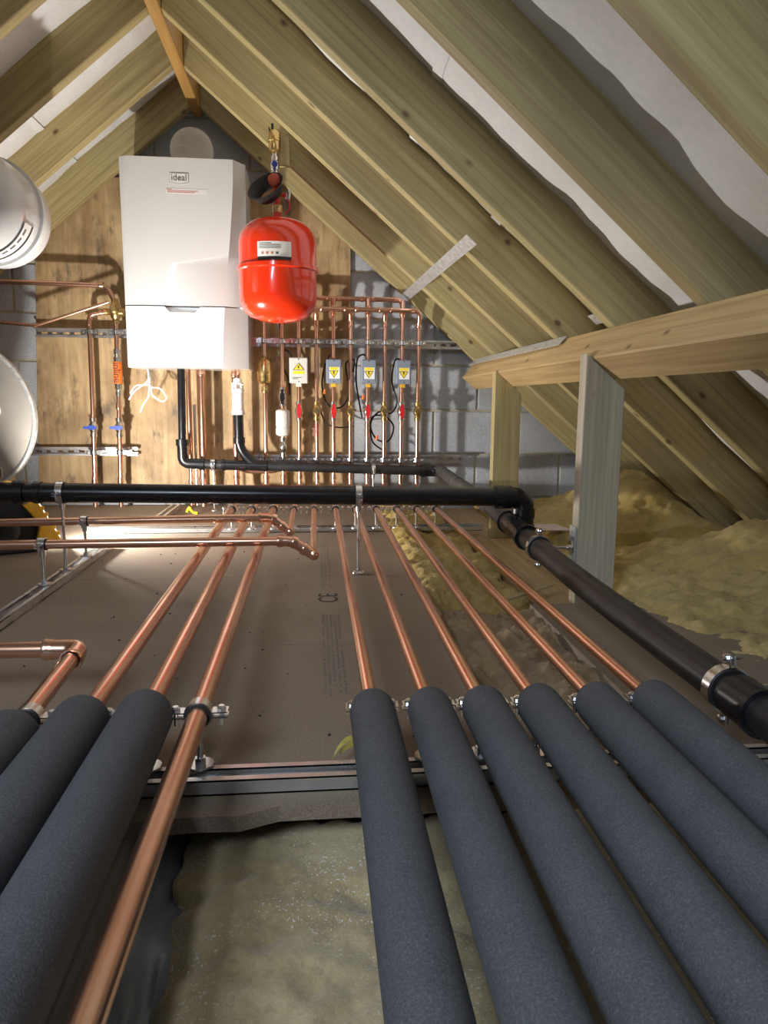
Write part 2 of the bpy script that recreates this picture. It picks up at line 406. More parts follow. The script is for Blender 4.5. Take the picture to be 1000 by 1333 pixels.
def strap(name, lab, pts, width, wdir, cat='strap', thick=.0025):
    b = MB(); wd = V(wdir).normalized()
    n = V((pts[1]-pts[0])).cross(wd).normalized()
    for p, q in zip(pts[:-1], pts[1:]):
        b.add([p-wd*width/2, p+wd*width/2, q+wd*width/2, q-wd*width/2]+[x+n*thick for x in (p-wd*width/2, p+wd*width/2, q+wd*width/2, q-wd*width/2)],
              [(0, 1, 2, 3), (7, 6, 5, 4), (0, 4, 5, 1), (1, 5, 6, 2), (2, 6, 7, 3), (3, 7, 4, 0)])
    o = b.build(name, 'galv', None, 0, False); tag(o, lab, cat)
    h = MB(); L = (pts[1]-pts[0]).length; d = (pts[1]-pts[0]).normalized()
    for k in range(int(L/.07)):
        for nn in (-.0004, thick+.0004):
            c = pts[0]+d*(.03+k*.07)+wd*(width*.22*(1 if k % 2 else -1))+n*nn; h.add([c+wd*.0035*math.cos(t)+d*.0035*math.sin(t) for t in [i*PI/4 for i in range(8)]], [tuple(range(8))])
    tag(h.build('nail_holes', 'pine', o, 0, False), kind='stuff'); return o
wdR = (math.cos(AR), 0, -math.sin(AR))
def onR(x, y, off=.002): return V((x-nx*off, y, SR*x+DR-nzv*off))
strap('restraint_strap', 'galvanised steel strap nailed across the rafters above the copper manifold', [onR(.44, 3.62), onR(.468, 2.19)], .042, wdR)
strap('restraint_strap', 'short perforated galvanised plate on the rafter edge above the manifold strap', [onR(.478, 2.03, -.03), onR(.478, 1.93, -.03)], .035, wdR)
cpt = prof[1]
strap('restraint_strap', 'galvanised strap lying along the top of the purlin near the gable', [V((cpt.x-.020, 3.47, cpt.z-.012)), V((cpt.x-.020, 2.2, cpt.z-.012))], .034, (nx, 0, nzv))
strap('restraint_strap', 'short perforated galvanised plate between rafters just above the purlin', [onR(.775, 2.03, -.02), onR(.775, 1.93, -.02)], .035, wdR)

# ------------------------------------------------------------------ plywood board
bd = MB().prism([(-1.355, .012), (.178, .012), (.178, 1.262), (-.14, 1.530), (-1.06, 1.545), (-1.30, 1.20)], lambda a, b, d: V((a, d, b)), WY-.022, WY-.0045).build('plywood_board', 'plywood', None, .001, False)
tag(bd, 'stained plywood sheet fixed to the gable wall behind the boiler', 'board')

# ------------------------------------------------------------------ metal channel, clips
def channel(L, wd=.041, h=.022, slots=True):          # runs along local X, open side +Z
    b = MB(); t = .0025
    for s in (-1, 1):
        y0, y1 = sorted((s*wd/2, s*(wd/2-t))); b.box(0, L, y0, y1, 0, h)
        y0, y1 = sorted((s*wd/2, s*(wd/2-.010))); b.box(0, L, y0, y1, h-t, h+.0005)
        y0, y1 = sorted((s*(wd/2-.010), s*(wd/2-.0085))); b.box(0, L, y0, y1, h-.007, h)
    if not slots: b.box(0, L, -wd/2, wd/2, 0, t)
    else:
        for s in (-1, 1):
            y0, y1 = sorted((s*wd/2, s*.006)); b.box(0, L, y0, y1, 0, t)
        x = 0
        while x < L:
            b.box(x, min(L, x+.022), -.0062, .0062, 0, t); x += .05
    return b
def rail(lab, p, L, rot, slots=True, grp=None):
    o = channel(L, slots=slots).build('steel_channel', 'galv' if not slots else 'steel', None, 0, False)
    o.matrix_world = M.Translation(p) @ rot.to_4x4()
    if rot == wallrot:
        for x in (.09, L*.5, L-.17): MB().box(x, x+.03, -.015, .015, -(.0399 if p.x+x < .15 else .058), .0005).build('spacer', 'steel', o, 0, False)
    return tag(o, lab, 'channel', grp)
I3 = M.Identity(3)
rotY = M.Rotation(PI/2, 3, 'Z'); wallrot = M.Rotation(PI/2, 3, 'X')
rail('long zinc channel on the chipboard edge under the insulated pipes', V((-.62, .925, 0)), 1.75, I3)
rail('bright zinc channel on the floor by the gable, under the row of pipe clips', V((-.90, 2.865, 0)), 1.585, I3)
rail('zinc channel running towards the gable with three tall studs', V((-.735, 1.2, 0)), 1.36, rotY)
rail('short zinc channel on the floor below the boiler', V((-.672, 3.10, 0)), .42, rotY)
RB = WY-.0625                                        # back of wall rails on the plywood
rail('upper slotted channel on the wall across the copper manifold', V((-.30, RB, .80)), 1.03, wallrot)
rail('lower slotted channel on the wall across the copper manifold', V((-.30, RB, .237)), 1.03, wallrot)
rail('upper channel behind the two pipes beside the boiler', V((-1.30, RB, .828)), .50, wallrot)
rail('lower channel behind the two pipes beside the boiler', V((-1.36, RB, .272)), .50, wallrot)
ccache = {}
def clip_meshes(r, h, plate):
    k = (round(r, 4), round(h, 4), plate)
    if k in ccache: return ccache[k]
    out = []; yd = V((0, 1, 0)); o = V((0, 0, 0))
    b = MB(); b.ring(o, yd, r+.0025, r+.0055, .019, 20)
    for s in (-1, 1):
        for zz in (-.0045, .0025):
            x0, x1 = sorted((s*(r+.003), s*(r+.026))); b.box(x0, x1, -.0095, .0095, zz, zz+.002)
    out.append(('band', b.mesh('band', 'zinc')))
    out.append(('rubber_lining', MB().ring(o, yd, r-.0004, r+.0031, .024, 20).mesh('rubber_lining', 'rubber')))
    for s in (-1, 1):
        x = s*(r+.017); b = MB().cyl((x, 0, -.017), (x, 0, .006), .0032, 8).lathe((x, 0, .0045), (0, 0, 1), [(0, .0062), (.004, .0062), (.006, .004)], 8)
        out.append(('screw', b.mesh('screw', 'zinc')))
    b = MB().lathe((0, 0, -(r+.004)), (0, 0, -1), [(0, .0075), (.016, .0075), (.017, .0045), (h-r-.004, .0045)], 10)
    out.append(('stud', b.mesh('stud', 'zinc')))
    if plate:
        b = MB().lathe((0, 0, -h+.0045), (0, 0, -1), [(0, .0185), (.0025, .019), (.0025, .001)], 20).lathe((0, 0, -h+.0135), (0, 0, -1), [(0, .008), (.009, .008)], 6)
        out.append(('washer', b.mesh('washer', 'zinc')))
    ccache[k] = out; return out
def clip(p, r, h, rot, lab, grp, plate=True):
    e = thing('pipe_clip', lab, 'pipe clip', grp); e.matrix_world = M.Translation(p) @ rot.to_4x4()
    for n, me in clip_meshes(r, h, plate): link(n, me, e)
    return e

# ------------------------------------------------------------------ copper pipe runs
R22, R28 = .0108, .0138
ZP = .100; MY = 3.495
def collar(b, p, d, r, L=.016):
    b.lathe(V(p)-V(d).normalized()*L/2, d, [(0, r), (0, r+.0022), (L*.25, r+.0034), (L*.5, r+.0022), (L, r+.0018), (L, r)], 16, False)
def collars(root, lst, name='coupling', mat='copper'):
    for p, d, r, L in lst:
        b = MB(); collar(b, p, d, r, L); b.build(name, mat, root)
RX = [x*.985 for x in (-.24, -.156, -.076, .009, .091, .174, .258, .341, .426, .507)]        # risers on the wall
FX = [-.326, -.249, -.165, -.085, -.006, .079, .158, .240, .322, .402, .480]  # runs on the floor
END = {5: .077, 6: .157, 7: .234, 8: .314, 9: .399, 10: .484, 0: -.311, 1: -.232, 2: -.161}
NOTE = ['first run beside the elbowed pipe, rising under the boiler', 'run with a domed brass valve at the wall', 'bare run through an exposed zinc clip, with a filter at the wall',
        'run capped by the farther crossing pipe, red lever under the white box', 'run capped by the nearer crossing pipe, brass check valve at the wall',
        'run beside the printed board marks, red lever under a grey box', 'run second from the printed board marks, brass check valve at the wall',
        'run third from the printed board marks, red lever under a grey box', 'run over the frayed wool edge, brass check valve at the wall',
        'run over the wool, red lever valve under a grey box', 'outermost run over the wool beside the black waste pipe']
def ball_valve(p, root, body, lever, lc='red_plastic', rotz=0):
    b = MB(); x, y, z = p
    b.lathe((x, y, z-.045), (0, 0, 1), [(0, .016), (.016, .016), (.018, .013), (.024, .014), (.034, .0195), (.045, .021), (.056, .0195), (.066, .014), (.072, .013), (.074, .016), (.09, .016)], 12)
    if body == 'brass': b.lathe((x, y-.017, z), (0, -1, 0), [(0, .014), (.008, .014), (.008, .008), (.012, .008)], 12)
    v = b.build('valve', body, root)
    if lever:
        l = MB().lathe((x, y-.016, z), (0, -1, 0), [(0, .007), (.012, .007), (.012, .010), (.018, .010)], 12)
        if lever == 'v':
            l.add([], []); l.box(x-.007, x+.007, y-.036, y-.031, z-.034, z+.034); l.box(x-.011, x+.011, y-.037, y-.032, z-.016, z+.016)
        else:
            l.box(x-.036, x+.024, y-.036, y-.031, z-.006, z+.006); l.box(x-.014, x+.014, y-.037, y-.032, z-.010, z+.010)
        l.build('valve_lever', lc, v)
for i, fx in enumerate(FX):
    rad = R28 if i < 3 else R22
    rx = -.379 if i == 0 else RX[i-1]
    e = thing('copper_pipe', 'bright copper '+NOTE[i], 'copper pipe', 'copper pipe runs across the loft floor')
    ex = END.get(i, fx)
    if i == 3: yend = 2.31
    elif i == 4: yend = 1.955
    elif i == 2: yend = -.45
    else: yend = .93
    exn = ex + ((ex-fx)/(2.79-.95))*(.95-yend) if i not in (3, 4) else fx
    ztop = .66 if i == 0 else (1.0 if i in (3, 5, 7, 9) else .945)
    if i in (1, 2): ztop = .93
    MB().tube(bend([(exn, yend, ZP), (fx, 2.79, ZP), (fx+(rx-fx)*.4, 3.3, ZP), (rx, MY, ZP), (rx, MY, .16)], .035, 8), rad, 18).build('floor_tube', 'copper', e)
    MB().cyl((rx, MY, .155), (rx, MY, ztop), rad if i == 0 else R22-.0008, 16).build('riser_tube', 'copper', e)
    cl = [((rx, MY, .155), (0, 0, 1), rad, .016)]
    if i > 2: cl.append(((rx, MY, .915 if i % 2 == 0 else .93), (0, 0, 1), R22, .016))
    if i > 2 and i % 2 == 0: cl.append(((rx, MY, .885), (0, 0, 1), R22, .03))
    if i == 0: cl.append(((rx, MY, .64), (0, 0, 1), rad, .016))
    collars(e, cl)
    if i in (3, 5, 7, 9): ball_valve((rx, MY, .474), e, 'nickel', 'v')
    if i in (4, 6, 8, 10): ball_valve((rx, MY, .474), e, 'brass', None)
    if i == 1:   # domed brass valve
        MB().lathe((rx, MY-.006, .598), (0, 0, 1), [(0, .016), (.005, .026), (.012, .033), (.05, .034), (.052, .037), (.056, .037), (.058, .034), (.105, .033), (.122, .026), (.13, .016)], 18).build('valve', 'brass', e)
        b = MB(); collar(b, (rx, MY, .575), (0, 0, 1), .014, .03); b.build('nut', 'brass', e)
    if i == 2:   # dirt filter
        ball_valve((rx, MY, .54), e, 'nickel', 'v', 'black_plastic')
        f = MB().lathe((rx, MY-.004, .352), (0, 0, 1), [(0, .018), (.006, .030), (.012, .034), (.04, .034), (.042, .032), (.048, .032), (.05, .034), (.118, .034), (.124, .030), (.13, .016)], 20).build('filter_body', 'offwhite_plastic', e)
        MB().prism([(-.5, .408), (.5, .408), (.5, .46), (-.5, .46)], lambda a, bb, d: V((rx+.034*math.sin(a)*d, MY-.004-.0345*d*math.cos(a), bb)), 1.0, 1.004).build('sticker', 'paper', f, 0, False)
        ball_valve((rx, MY, .30), e, 'nickel', None)
RUN = ['run beside the elbowed pipe', 'run of the domed brass valve', 'run of the dirt filter', 'run of the farther crossing pipe', 'run of the nearer crossing pipe', 'run beside the printed marks', 'run second from the printed marks', 'run third from the printed marks', 'run over the frayed wool edge', 'run second from the waste pipe', 'run nearest the waste pipe']
RIS = ['riser with the domed brass valve', 'riser with the dirt filter', 'riser with the white box', 'riser between white box and first grey box', 'riser with the first grey box', 'riser between first and middle grey boxes', 'riser with the middle grey box', 'riser between middle and last grey boxes', 'riser with the last grey box', 'outermost riser under the header elbow']
SLV = {0: 'middle of the three thick sleeves', 1: 'thick sleeve next to the bare pipe', 99: 'sleeve of the elbowed pipe', 5: 'first thinner sleeve after the bare pipe', 6: 'second thinner sleeve after the bare pipe', 7: 'third thinner sleeve after the bare pipe', 8: 'fourth thinner sleeve after the bare pipe', 9: 'sleeve second from the waste pipe', 10: 'sleeve nearest the waste pipe'}
# clips
for i, fx in enumerate(FX):
    clip(V((fx, 2.80, ZP)) if i not in (3, 4) else V((fx, 2.80, ZP)), R28 if i < 3 else R22, ZP-.022, I3, 'zinc clip on the gable floor channel under the copper '+RUN[i], 'pipe clips on the gable floor channel')
for i, x in list(END.items())+[(99, -.385)]:
    lab = 'zinc rubber lined pipe clip around the bare copper run at the front channel' if i == 2 else 'zinc clip at the mouth of the '+SLV[i]
    clip(V((x, .945, ZP)), R28 if (i < 3 or i == 99) else R22, ZP-.022, I3, lab, None if i == 2 else 'pipe clips under the foam sleeves')
for zz, nm in ((.80, 'upper'), (.237, 'lower')):
    for k, x in enumerate(RX):
        clip(V((x, MY, zz)), R22, RB-.022-MY, wallrot, 'small zinc clip on the %s manifold channel, %s' % (nm, RIS[k]), 'riser clips on the %s manifold channel' % nm, False)

# foam sleeves
SL_LAB = {0: 'thick dark foam pipe sleeve between the elbowed pipe sleeve and its neighbour', 1: 'thick dark foam pipe sleeve next to the bare copper pipe',
          99: 'dark foam pipe sleeve on the short elbowed copper pipe', 5: 'dark grey foam pipe sleeve first after the bare copper pipe gap',
          6: 'dark grey foam pipe sleeve second after the bare copper pipe gap', 7: 'dark grey foam pipe sleeve third after the bare copper pipe gap',
          8: 'dark grey foam pipe sleeve fourth after the bare copper pipe gap', 9: 'dark grey foam pipe sleeve second from the black waste pipe',
          10: 'dark grey foam pipe sleeve nearest the black waste pipe'}
for i, lab in SL_LAB.items():
    x = END.get(i, -.386); fx = FX[i] if i < 11 else x
    R = .0375 if (i < 2 or i == 99) else .0315; ri = R28 if R > .035 else R22
    ye = {99: .905, 0: .945, 1: .958}.get(i, .952)
    d = V((x-fx, -(2.79-.95), 0)).normalized()
    pr = [(0, ri), (0, ri+.004), (.002, R-.010), (.006, R-.0045), (.012, R-.0015), (.022, R), (.3, R*1.003), (.6, R*.995), (1.0, R*1.004), (1.45, R)]
    o = MB().lathe((x, ye, ZP+.0006), d, pr, 40, True).build('foam_pipe_sleeve', 'foam'); tag(o, lab, 'pipe sleeve', 'foam sleeves over the floor pipes')
# elbowed pipe at the left
e = thing('copper_pipe', 'short copper pipe turning an elbow into a foam sleeve', 'copper pipe')
MB().tube(bend([(-1.3, 1.245, ZP), (-.405, 1.218, ZP), (-.386, .88, ZP)], .03, 8), R28, 18).build('tube', 'copper', e)
b = MB(); b.tube(bend([(-.452, 1.2195, ZP), (-.405, 1.218, ZP), (-.402, 1.175, ZP)], .03, 8), R28+.003, 18)
collar(b, (-.455, 1.2195, ZP), (1, 0, 0), R28+.002); collar(b, (-.402, 1.172, ZP), (0, 1, 0), R28+.002); b.build('elbow', 'copper', e)
# crossing pipes
def crossing(y, z0, z1, xe, i, lab):
    e = thing('copper_pipe', lab, 'copper pipe'); fx = FX[i]
    yb = y
    MB().cyl((-1.5, yb, z0), (xe, yb, z1), R28-.001, 18).build('tube', 'copper', e)
    q = [(xe-.03, yb, z1), (xe+.012, yb, z1), (fx-.012, yb-.004, ZP+.006), (fx, yb-.002, ZP-.004)]
    MB().tube(bend(q, .02, 6), R28+.0015, 18).lathe((fx, yb+.02, ZP-.002), (0, -1, 0), [(0, R22), (.004, .015), (.03, .0155), (.038, .012), (.042, .004)], 16).build('elbow', 'copper', e)
    m_ = V(q[2])*.75+V(q[1])*.25
    collars(e, [((xe-.02, yb, z1), (1, 0, 0), R28+.001, .016), ((xe+.02, yb, z1-.004), (1, 0, -.3), R28+.002, .016), (m_, V(q[2])-V(q[1]), R28+.002, .016)])
crossing(2.33, .128, .144, -.155, 3, 'dull copper pipe crossing above the runs, farther of the two')
crossing(1.97, .131, .137, -.078, 4, 'dull copper pipe crossing above the runs, nearer of the two')
rotX = M.Rotation(PI/2, 3, 'Z')
clip(V((-.735, 2.33, .137)), R28-.001, .137-.022, rotX, 'zinc clip on a stud holding the farther crossing copper pipe', None)
clip(V((-.735, 1.97, .134)), R28-.001, .134-.022, rotX, 'zinc clip on a stud holding the nearer crossing copper pipe', None)

# ------------------------------------------------------------------ manifold headers
def header(lab, z, y, xs, xend, drop):
    e = thing('manifold_header', lab, 'copper pipe')
    MB().tube(bend([(-.30, y, z), (xend, y, z), (xend, y+.0 if not drop else MY, z-.07)], .03, 8), R22+.0006, 16).build('tube', 'copper', e)
    cl = [((xend-.035, y, z), (1, 0, 0), R22+.001, .012), ((xend, MY, z-.066), (0, 0, 1), R22+.001, .014)]
    for x in xs:
        for dx in (-.026, .026):
            if x+dx < xend-.02: cl.append(((x+dx, y, z), (1, 0, 0), R22+.0008, .012))
        if x < xend-.02: MB().tube(bend([(x, y, z), (x, (y+MY)/2, z-.012), (x, MY, z-.045)], .01, 4), R22+.002, 14).build('tee', 'copper', e)
    collars(e, cl)
header('upper copper manifold header behind the other one', 1.003, MY+.020, RX[2::2], RX[8], True)
header('lower copper manifold header in front with soldered tees', .948, MY-.030, RX[3::2], RX[9], True)
# actuators on the risers
def wiring_box(x, z, w_, h_, mat, lab, white):
    e = thing('wiring_box', lab, 'wiring box', None if white else 'grey wiring boxes on the manifold')
    y0, y1 = MY-.075, MY-.0115
    MB().box(x-w_/2, x+w_/2, y0, y1, z-h_/2, z+h_/2).build('body', mat, e, .004, False)
    MB().box(x-w_*.16, x+w_*.16, y0+.02, y1-.005, z-h_/2-.016, z-h_/2+.002).build('cable_gland', 'offwhite_plastic' if white else 'yellow_plastic', e, .002, False)
    yy = y0
    if not white:
        st = MB().box(x-w_*.30, x+w_*.38, yy-.0012, yy+.001, z-h_*.30, z+h_*.18).build('sticker', 'paper', e, 0, False)
        MB().box(x-w_*.28, x+w_*.30, yy-.0016, yy, z+h_*.05, z+h_*.17).build('warning_band', 'yellow_print', st, 0, False)
        tri = [(-.27, .02), (.27, .02), (0, -.26)]
    else:
        st = MB().box(x-w_*.3, x+w_*.3, yy-.0012, yy+.001, z-h_*.14, z-h_*.02).build('sticker', 'yellow_print', e, 0, False)
        tri = [(-.27, .03), (.27, .03), (0, .28)]
        for k, (a, c) in enumerate(((-.34, .16), (-.34, -.02))):
            MB().box(x+w_*a, x+w_*c, yy-.0012, yy+.001, z-h_*(.29+.05*k), z-h_*(.27+.05*k)).build('small_print', 'grey_ink', st, 0, False)
    def pt(a, bq, d): return V((x+a*w_*1.05, d, z+bq*h_))
    MB().prism(tri, pt, yy-.0018, yy).build('warning_triangle', 'yellow_print', st, 0, False)
    cyq = sum(q[1] for q in tri)/3; ln = MB()
    for q0, q1 in zip(tri, tri[1:]+tri[:1]):
        ln.tube([pt(q0[0], q0[1], yy-.0018), pt(q1[0], q1[1], yy-.0018)], .0012, 6)
    bolt = [(-.04, .08), (.05, .08), (.01, .01), (.06, .01), (-.03, -.09), (0, -.015), (-.05, -.015)]
    ln.prism([(a, cyq+bq) for a, bq in bolt], pt, yy-.0024, yy-.0016); ln.build('warning_symbol', 'ink', st, 0, False)
    for s in (-1, 1):
        MB().lathe((x, yy+.0006, z+s*h_*.43), (0, -1, 0), [(0, .004), (.002, .003)], 8).build('screw', 'zinc', e)
wiring_box(RX[2], .662, .086, .118, 'offwhite_plastic', 'white wiring box with a yellow warning sign on the manifold', True)
for i, x in enumerate((RX[4], RX[6], RX[8])):
    wiring_box(x, .660, .071, .112, 'box_grey', ['grey wiring box with warning sticker beside the white box', 'grey wiring box with warning sticker between two grey boxes', 'grey wiring box with warning sticker farthest from the white box'][i], False)
def cable(lab, pts, r=.0042, mat='rubber'):
    return tag(MB().tube(spline(pts), r, 8).build('cable', mat), lab, 'cable')
cy = MY+.025
cable('black cable looping from the white wiring box', [(-.11, cy-.02, .73), (-.135, cy, .76), (-.165, cy, .74), (-.15, cy, .68), (-.125, cy, .62), (-.12, cy, .55)])
cable('black cable coiled behind the first grey wiring box', [(.091, cy-.04, .715), (.08, cy, .745), (.05, cy, .69), (.035, cy, .6), (.06, cy, .51), (.12, cy, .49), (.16, cy, .54), (.16, cy, .62), (.15, cy, .70), (.19, cy, .72), (.185, cy, .66)])
cable('black cable hanging beside the middle grey wiring box', [(.258, cy-.03, .716), (.235, cy, .745), (.205, cy, .72), (.20, cy, .62), (.215, cy, .52), (.23, cy, .44)])
cable('black cable coil low between the risers', [(.426, cy-.03, .716), (.39, cy, .72), (.375, cy, .62), (.40, cy, .52), (.37, cy, .465), (.31, cy, .47), (.27, cy, .41), (.30, cy, .34), (.36, cy, .33), (.385, cy, .40), (.34, cy, .45), (.275, cy, .44), (.28, cy, .33), (.34, cy, .28)])
cable('black cable sagging across the plywood between the risers', [(.02, cy, .50), (.05, cy, .42), (.11, cy, .395), (.19, cy, .40)], .0035)
for p, nm in (((-.14, cy-.004, .565), 'hanging by the white box'), ((.045, cy-.008, .555), 'coiled behind the first grey box'), ((.232, cy-.006, .53), 'beside the middle grey box'), ((.30, cy-.006, .335), 'coiled low between the risers')):
    tag(MB().cyl(p, (p[0]+.004, p[1], p[2]+.022), .0065, 8).build('cable_connector', 'orange'), 'small orange connector on the black cable '+nm, 'connector', 'orange connectors on the manifold cables')

# ------------------------------------------------------------------ boiler
e = thing('wall_boiler', 'tall white wall hung boiler on the plywood board', 'boiler', None, (0, 0, 0))
bx0, bx1, by0, by1, bz0, bz1 = -.823, -.298, 3.30, WY-.022, .662, 1.539
def panel(z0, z1, nm, nseg=14):
    rows = []
    for k in range(nseg+1):
        z = z0+(z1-z0)*k/nseg; u = (z-bz0)/(bz1-bz0); s = u*u*(3-2*u)
        er = .108-.062*s; el = .075-.035*s; dp = .052
        rows.append([(bx0, by1, z), (bx0, by0+.020, z), (bx0+.010, by0+.012, z), (bx0+el, by0, z), (bx1-er, by0, z), (bx1-.012, by0+dp, z), (bx1, by0+dp+.010, z), (bx1, by1, z)])
    n = 8; b = MB(); vs = [p for r_ in rows for p in r_]
    fs = [(i*n+j, i*n+(j+1) % n, (i+1)*n+(j+1) % n, (i+1)*n+j) for i in range(nseg) for j in range(n)]
    fs += [tuple(range(n))[::-1], tuple(nseg*n+j for j in range(n))]
    b.add(vs, fs); return b.build(nm, 'white_enamel', e)
seam = .928
panel(seam+.002, bz1, 'upper_panel'); lowp = panel(bz0, seam-.003, 'lower_panel', 5)
MB().box(bx0+.006, bx1-.02, by0+.04, by1, seam-.004, seam+.004).build('seam_gap', 'white_enamel', e, 0, False)
xc = (bx0+bx1)/2-.015
# the finger recess is really cut into the lower panel
cut = link('cutter', MB().add([(xc+sx*q, yy, zz) for (q, yy, zz) in ((.098, by0-.02, seam+.02), (.055, by0-.02, seam-.027), (.055, by0+.001, seam-.027), (.075, by0+.028, seam-.014), (.098, by0+.028, seam+.02)) for sx in (-1, 1)],
    [(0, 2, 4, 6, 8), (9, 7, 5, 3, 1), (0, 1, 3, 2), (2, 3, 5, 4), (4, 5, 7, 6), (6, 7, 9, 8), (8, 9, 1, 0)]).mesh('cutter', 'white_enamel', 0, False))
md = lowp.modifiers.new('recess', 'BOOLEAN'); md.object = cut; md.operation = 'DIFFERENCE'; md.solver = 'EXACT'
bpy.context.view_layer.update()
me_ = bpy.data.meshes.new_from_object(lowp.evaluated_get(bpy.context.evaluated_depsgraph_get()))
lowp.modifiers.clear(); lowp.data = me_; me_.set_sharp_from_angle(angle=math.radians(12)); bpy.data.objects.remove(cut)
lx = at(233, 232, Y=by0).x; lz = at(233, 232, Y=by0).z
lg = MB().prism([(-.039, -.018), (0, -.023), (.039, -.018), (.039, .019), (-.039, .019)], lambda a, bb, d: V((lx+a, d, lz+bb)), by0-.0022, by0+.001).build('logo_plate', 'white_plastic', e, .001, False)
ring = [(-.039, -.018), (0, -.023), (.039, -.018), (.039, .019), (-.039, .019)]
lb = MB()
for q0, q1 in zip(ring, ring[1:]+ring[:1]): lb.cyl((lx+q0[0], by0-.0022, lz+q0[1]), (lx+q1[0], by0-.0022, lz+q1[1]), .0009, 6)
lb.build('logo_rim', 'steel', lg)
text('logo_text', 'ideal', .036, 'grey_ink', (lx, by0-.0028, lz+.001), (1, 0, 0), (0, 0, 1), lg)
p0 = at(216, 245, Y=by0); p1 = at(270, 253, Y=by0)
ls = MB().box(p0.x, p1.x, by0-.0010, by0+.001, p1.z, p0.z).build('warning_label', 'white_plastic', e, 0, False)
for k, (a, c, hh) in enumerate(((.01, .14, .82), (.03, .78, .52), (.03, .70, .22))):
    MB().box(p0.x+(p1.x-p0.x)*a, p0.x+(p1.x-p0.x)*c, by0-.0014, by0, p1.z+(p0.z-p1.z)*(hh-.07), p1.z+(p0.z-p1.z)*(hh+.07)).build('small_print', 'red_ink', ls, 0, False)
# flue
e = thing('flue_elbow', 'round white flue elbow on top of the boiler', 'flue')
fxc = (-.537, 3.46, 1.617)
MB().lathe((fxc[0], 3.60, fxc[2]), (0, -1, 0), [(0, .05), (.125, .05), (.127, .090), (.135, .094), (.16, .094), (.17, .090), (.178, .080), (.182, .06), (.182, .001)], 40).build('elbow_body', 'offwhite_plastic', e)
MB().cyl((fxc[0], 3.50, bz1-.001), (fxc[0], 3.50, 1.60), .07, 24).build('collar', 'offwhite_plastic', e)
for dz in (.036, -.006):
    MB().lathe((fxc[0]-.032, 3.419, fxc[2]+dz), (0, -1, 0), [(0, .018), (.006, .017), (.007, .011), (.004, .010), (.004, .001)], 20).build('test_point_cap', 'offwhite_plastic', e)

# ------------------------------------------------------------------ pipes under the boiler
def simple_pipe(lab, pts, r, rads=.03, cols=(), mat='copper', name='copper_pipe', cat='copper pipe'):
    e = thing(name, lab, cat); MB().tube(bend(pts, rads, 8), r, 16).build('tube', mat, e)
    collars(e, [(p, d, r+.0006, .022) for p, d in cols], 'coupling', mat)
    return e
simple_pipe('thick copper pipe dropping from the boiler beside the black condensate pipe', [(-.533, 3.5, .661), (-.538, 3.5, .012)], .0165, .03, (((-.533, 3.5, .645), (0, 0, 1)), ((-.537, 3.5, .16), (0, 0, 1))))
simple_pipe('thin steel gas tube beside the thick copper pipe', [(-.575, 3.53, .50), (-.575, 3.53, .012)], .007, .03, (), 'steel', 'gas_tube', 'pipe')
simple_pipe('copper pipe behind the black condensate drop', [(-.60, 3.53, .661), (-.60, 3.53, .012)], .012, .03, (((-.60, 3.53, .13), (0, 0, 1)),))
simple_pipe('small copper pipe joining low between two risers', [(-.37, 3.56, .185), (-.33, 3.56, .172), (-.21, 3.56, .172), (-.17, 3.56, .185)], .008, .02)
e = thing('condensate_trap', 'white plastic condensate tundish under the boiler', 'tundish')
cx, cyy = -.357, 3.42
MB().lathe((cx, cyy, .455), (0, 0, 1), [(0, .030), (.022, .030), (.024, .0265), (.105, .0265), (.107, .029), (.118, .029), (.12, .024)], 24).build('body', 'white_plastic', e)
for k in range(6):
    an = k*PI/3+.3; MB().cyl((cx+.023*math.cos(an), cyy+.023*math.sin(an), .572), (cx+.023*math.cos(an), cyy+.023*math.sin(an), .598), .0045, 8).build('strut', 'white_plastic', e)
MB().lathe((cx, cyy, .596), (0, 0, 1), [(0, .027), (.006, .027), (.008, .02), (.024, .019), (.026, .010), (.03, .008)], 24).build('cap', 'white_plastic', e)
MB().tube(spline([(cx, cyy, .62), (cx+.004, cyy, .645), (cx-.004, cyy+.02, .668)]), .009, 10).build('copper_tail', 'copper', e)
cabs = [[(0, 0, 0), (.0, -.006, -.05), (-.05, -.01, -.09), (-.075, -.01, -.125)], [(0, 0, 0), (.004, 0, -.06), (-.045, -.01, -.07), (-.07, -.01, -.10)],
        [(0, 0, 0), (.006, 0, -.07), (.045, -.01, -.08), (.07, -.01, -.115), (.05, -.01, -.13), (.01, -.01, -.10)], [(0, 0, 0), (0, -.004, -.10), (-.02, -.01, -.14), (-.035, -.01, -.175)],
        [(0, 0, 0), (.01, 0, -.10), (.03, -.01, -.12), (.05, -.01, -.13)]]
c0 = V((at(192, 479, Y=3.42).x, 3.42, .664))
for k, q in enumerate(cabs):
    cable(['white cable hanging furthest out below the boiler', 'white cable looped sideways below the boiler', 'white cable in a closed loop below the boiler', 'white cable with a bare blue-green tail below the boiler', 'short white cable stub below the boiler'][k], [c0+V(p)*1.15+V((0, .004*k, 0)) for p in q], .0034, 'white_plastic')

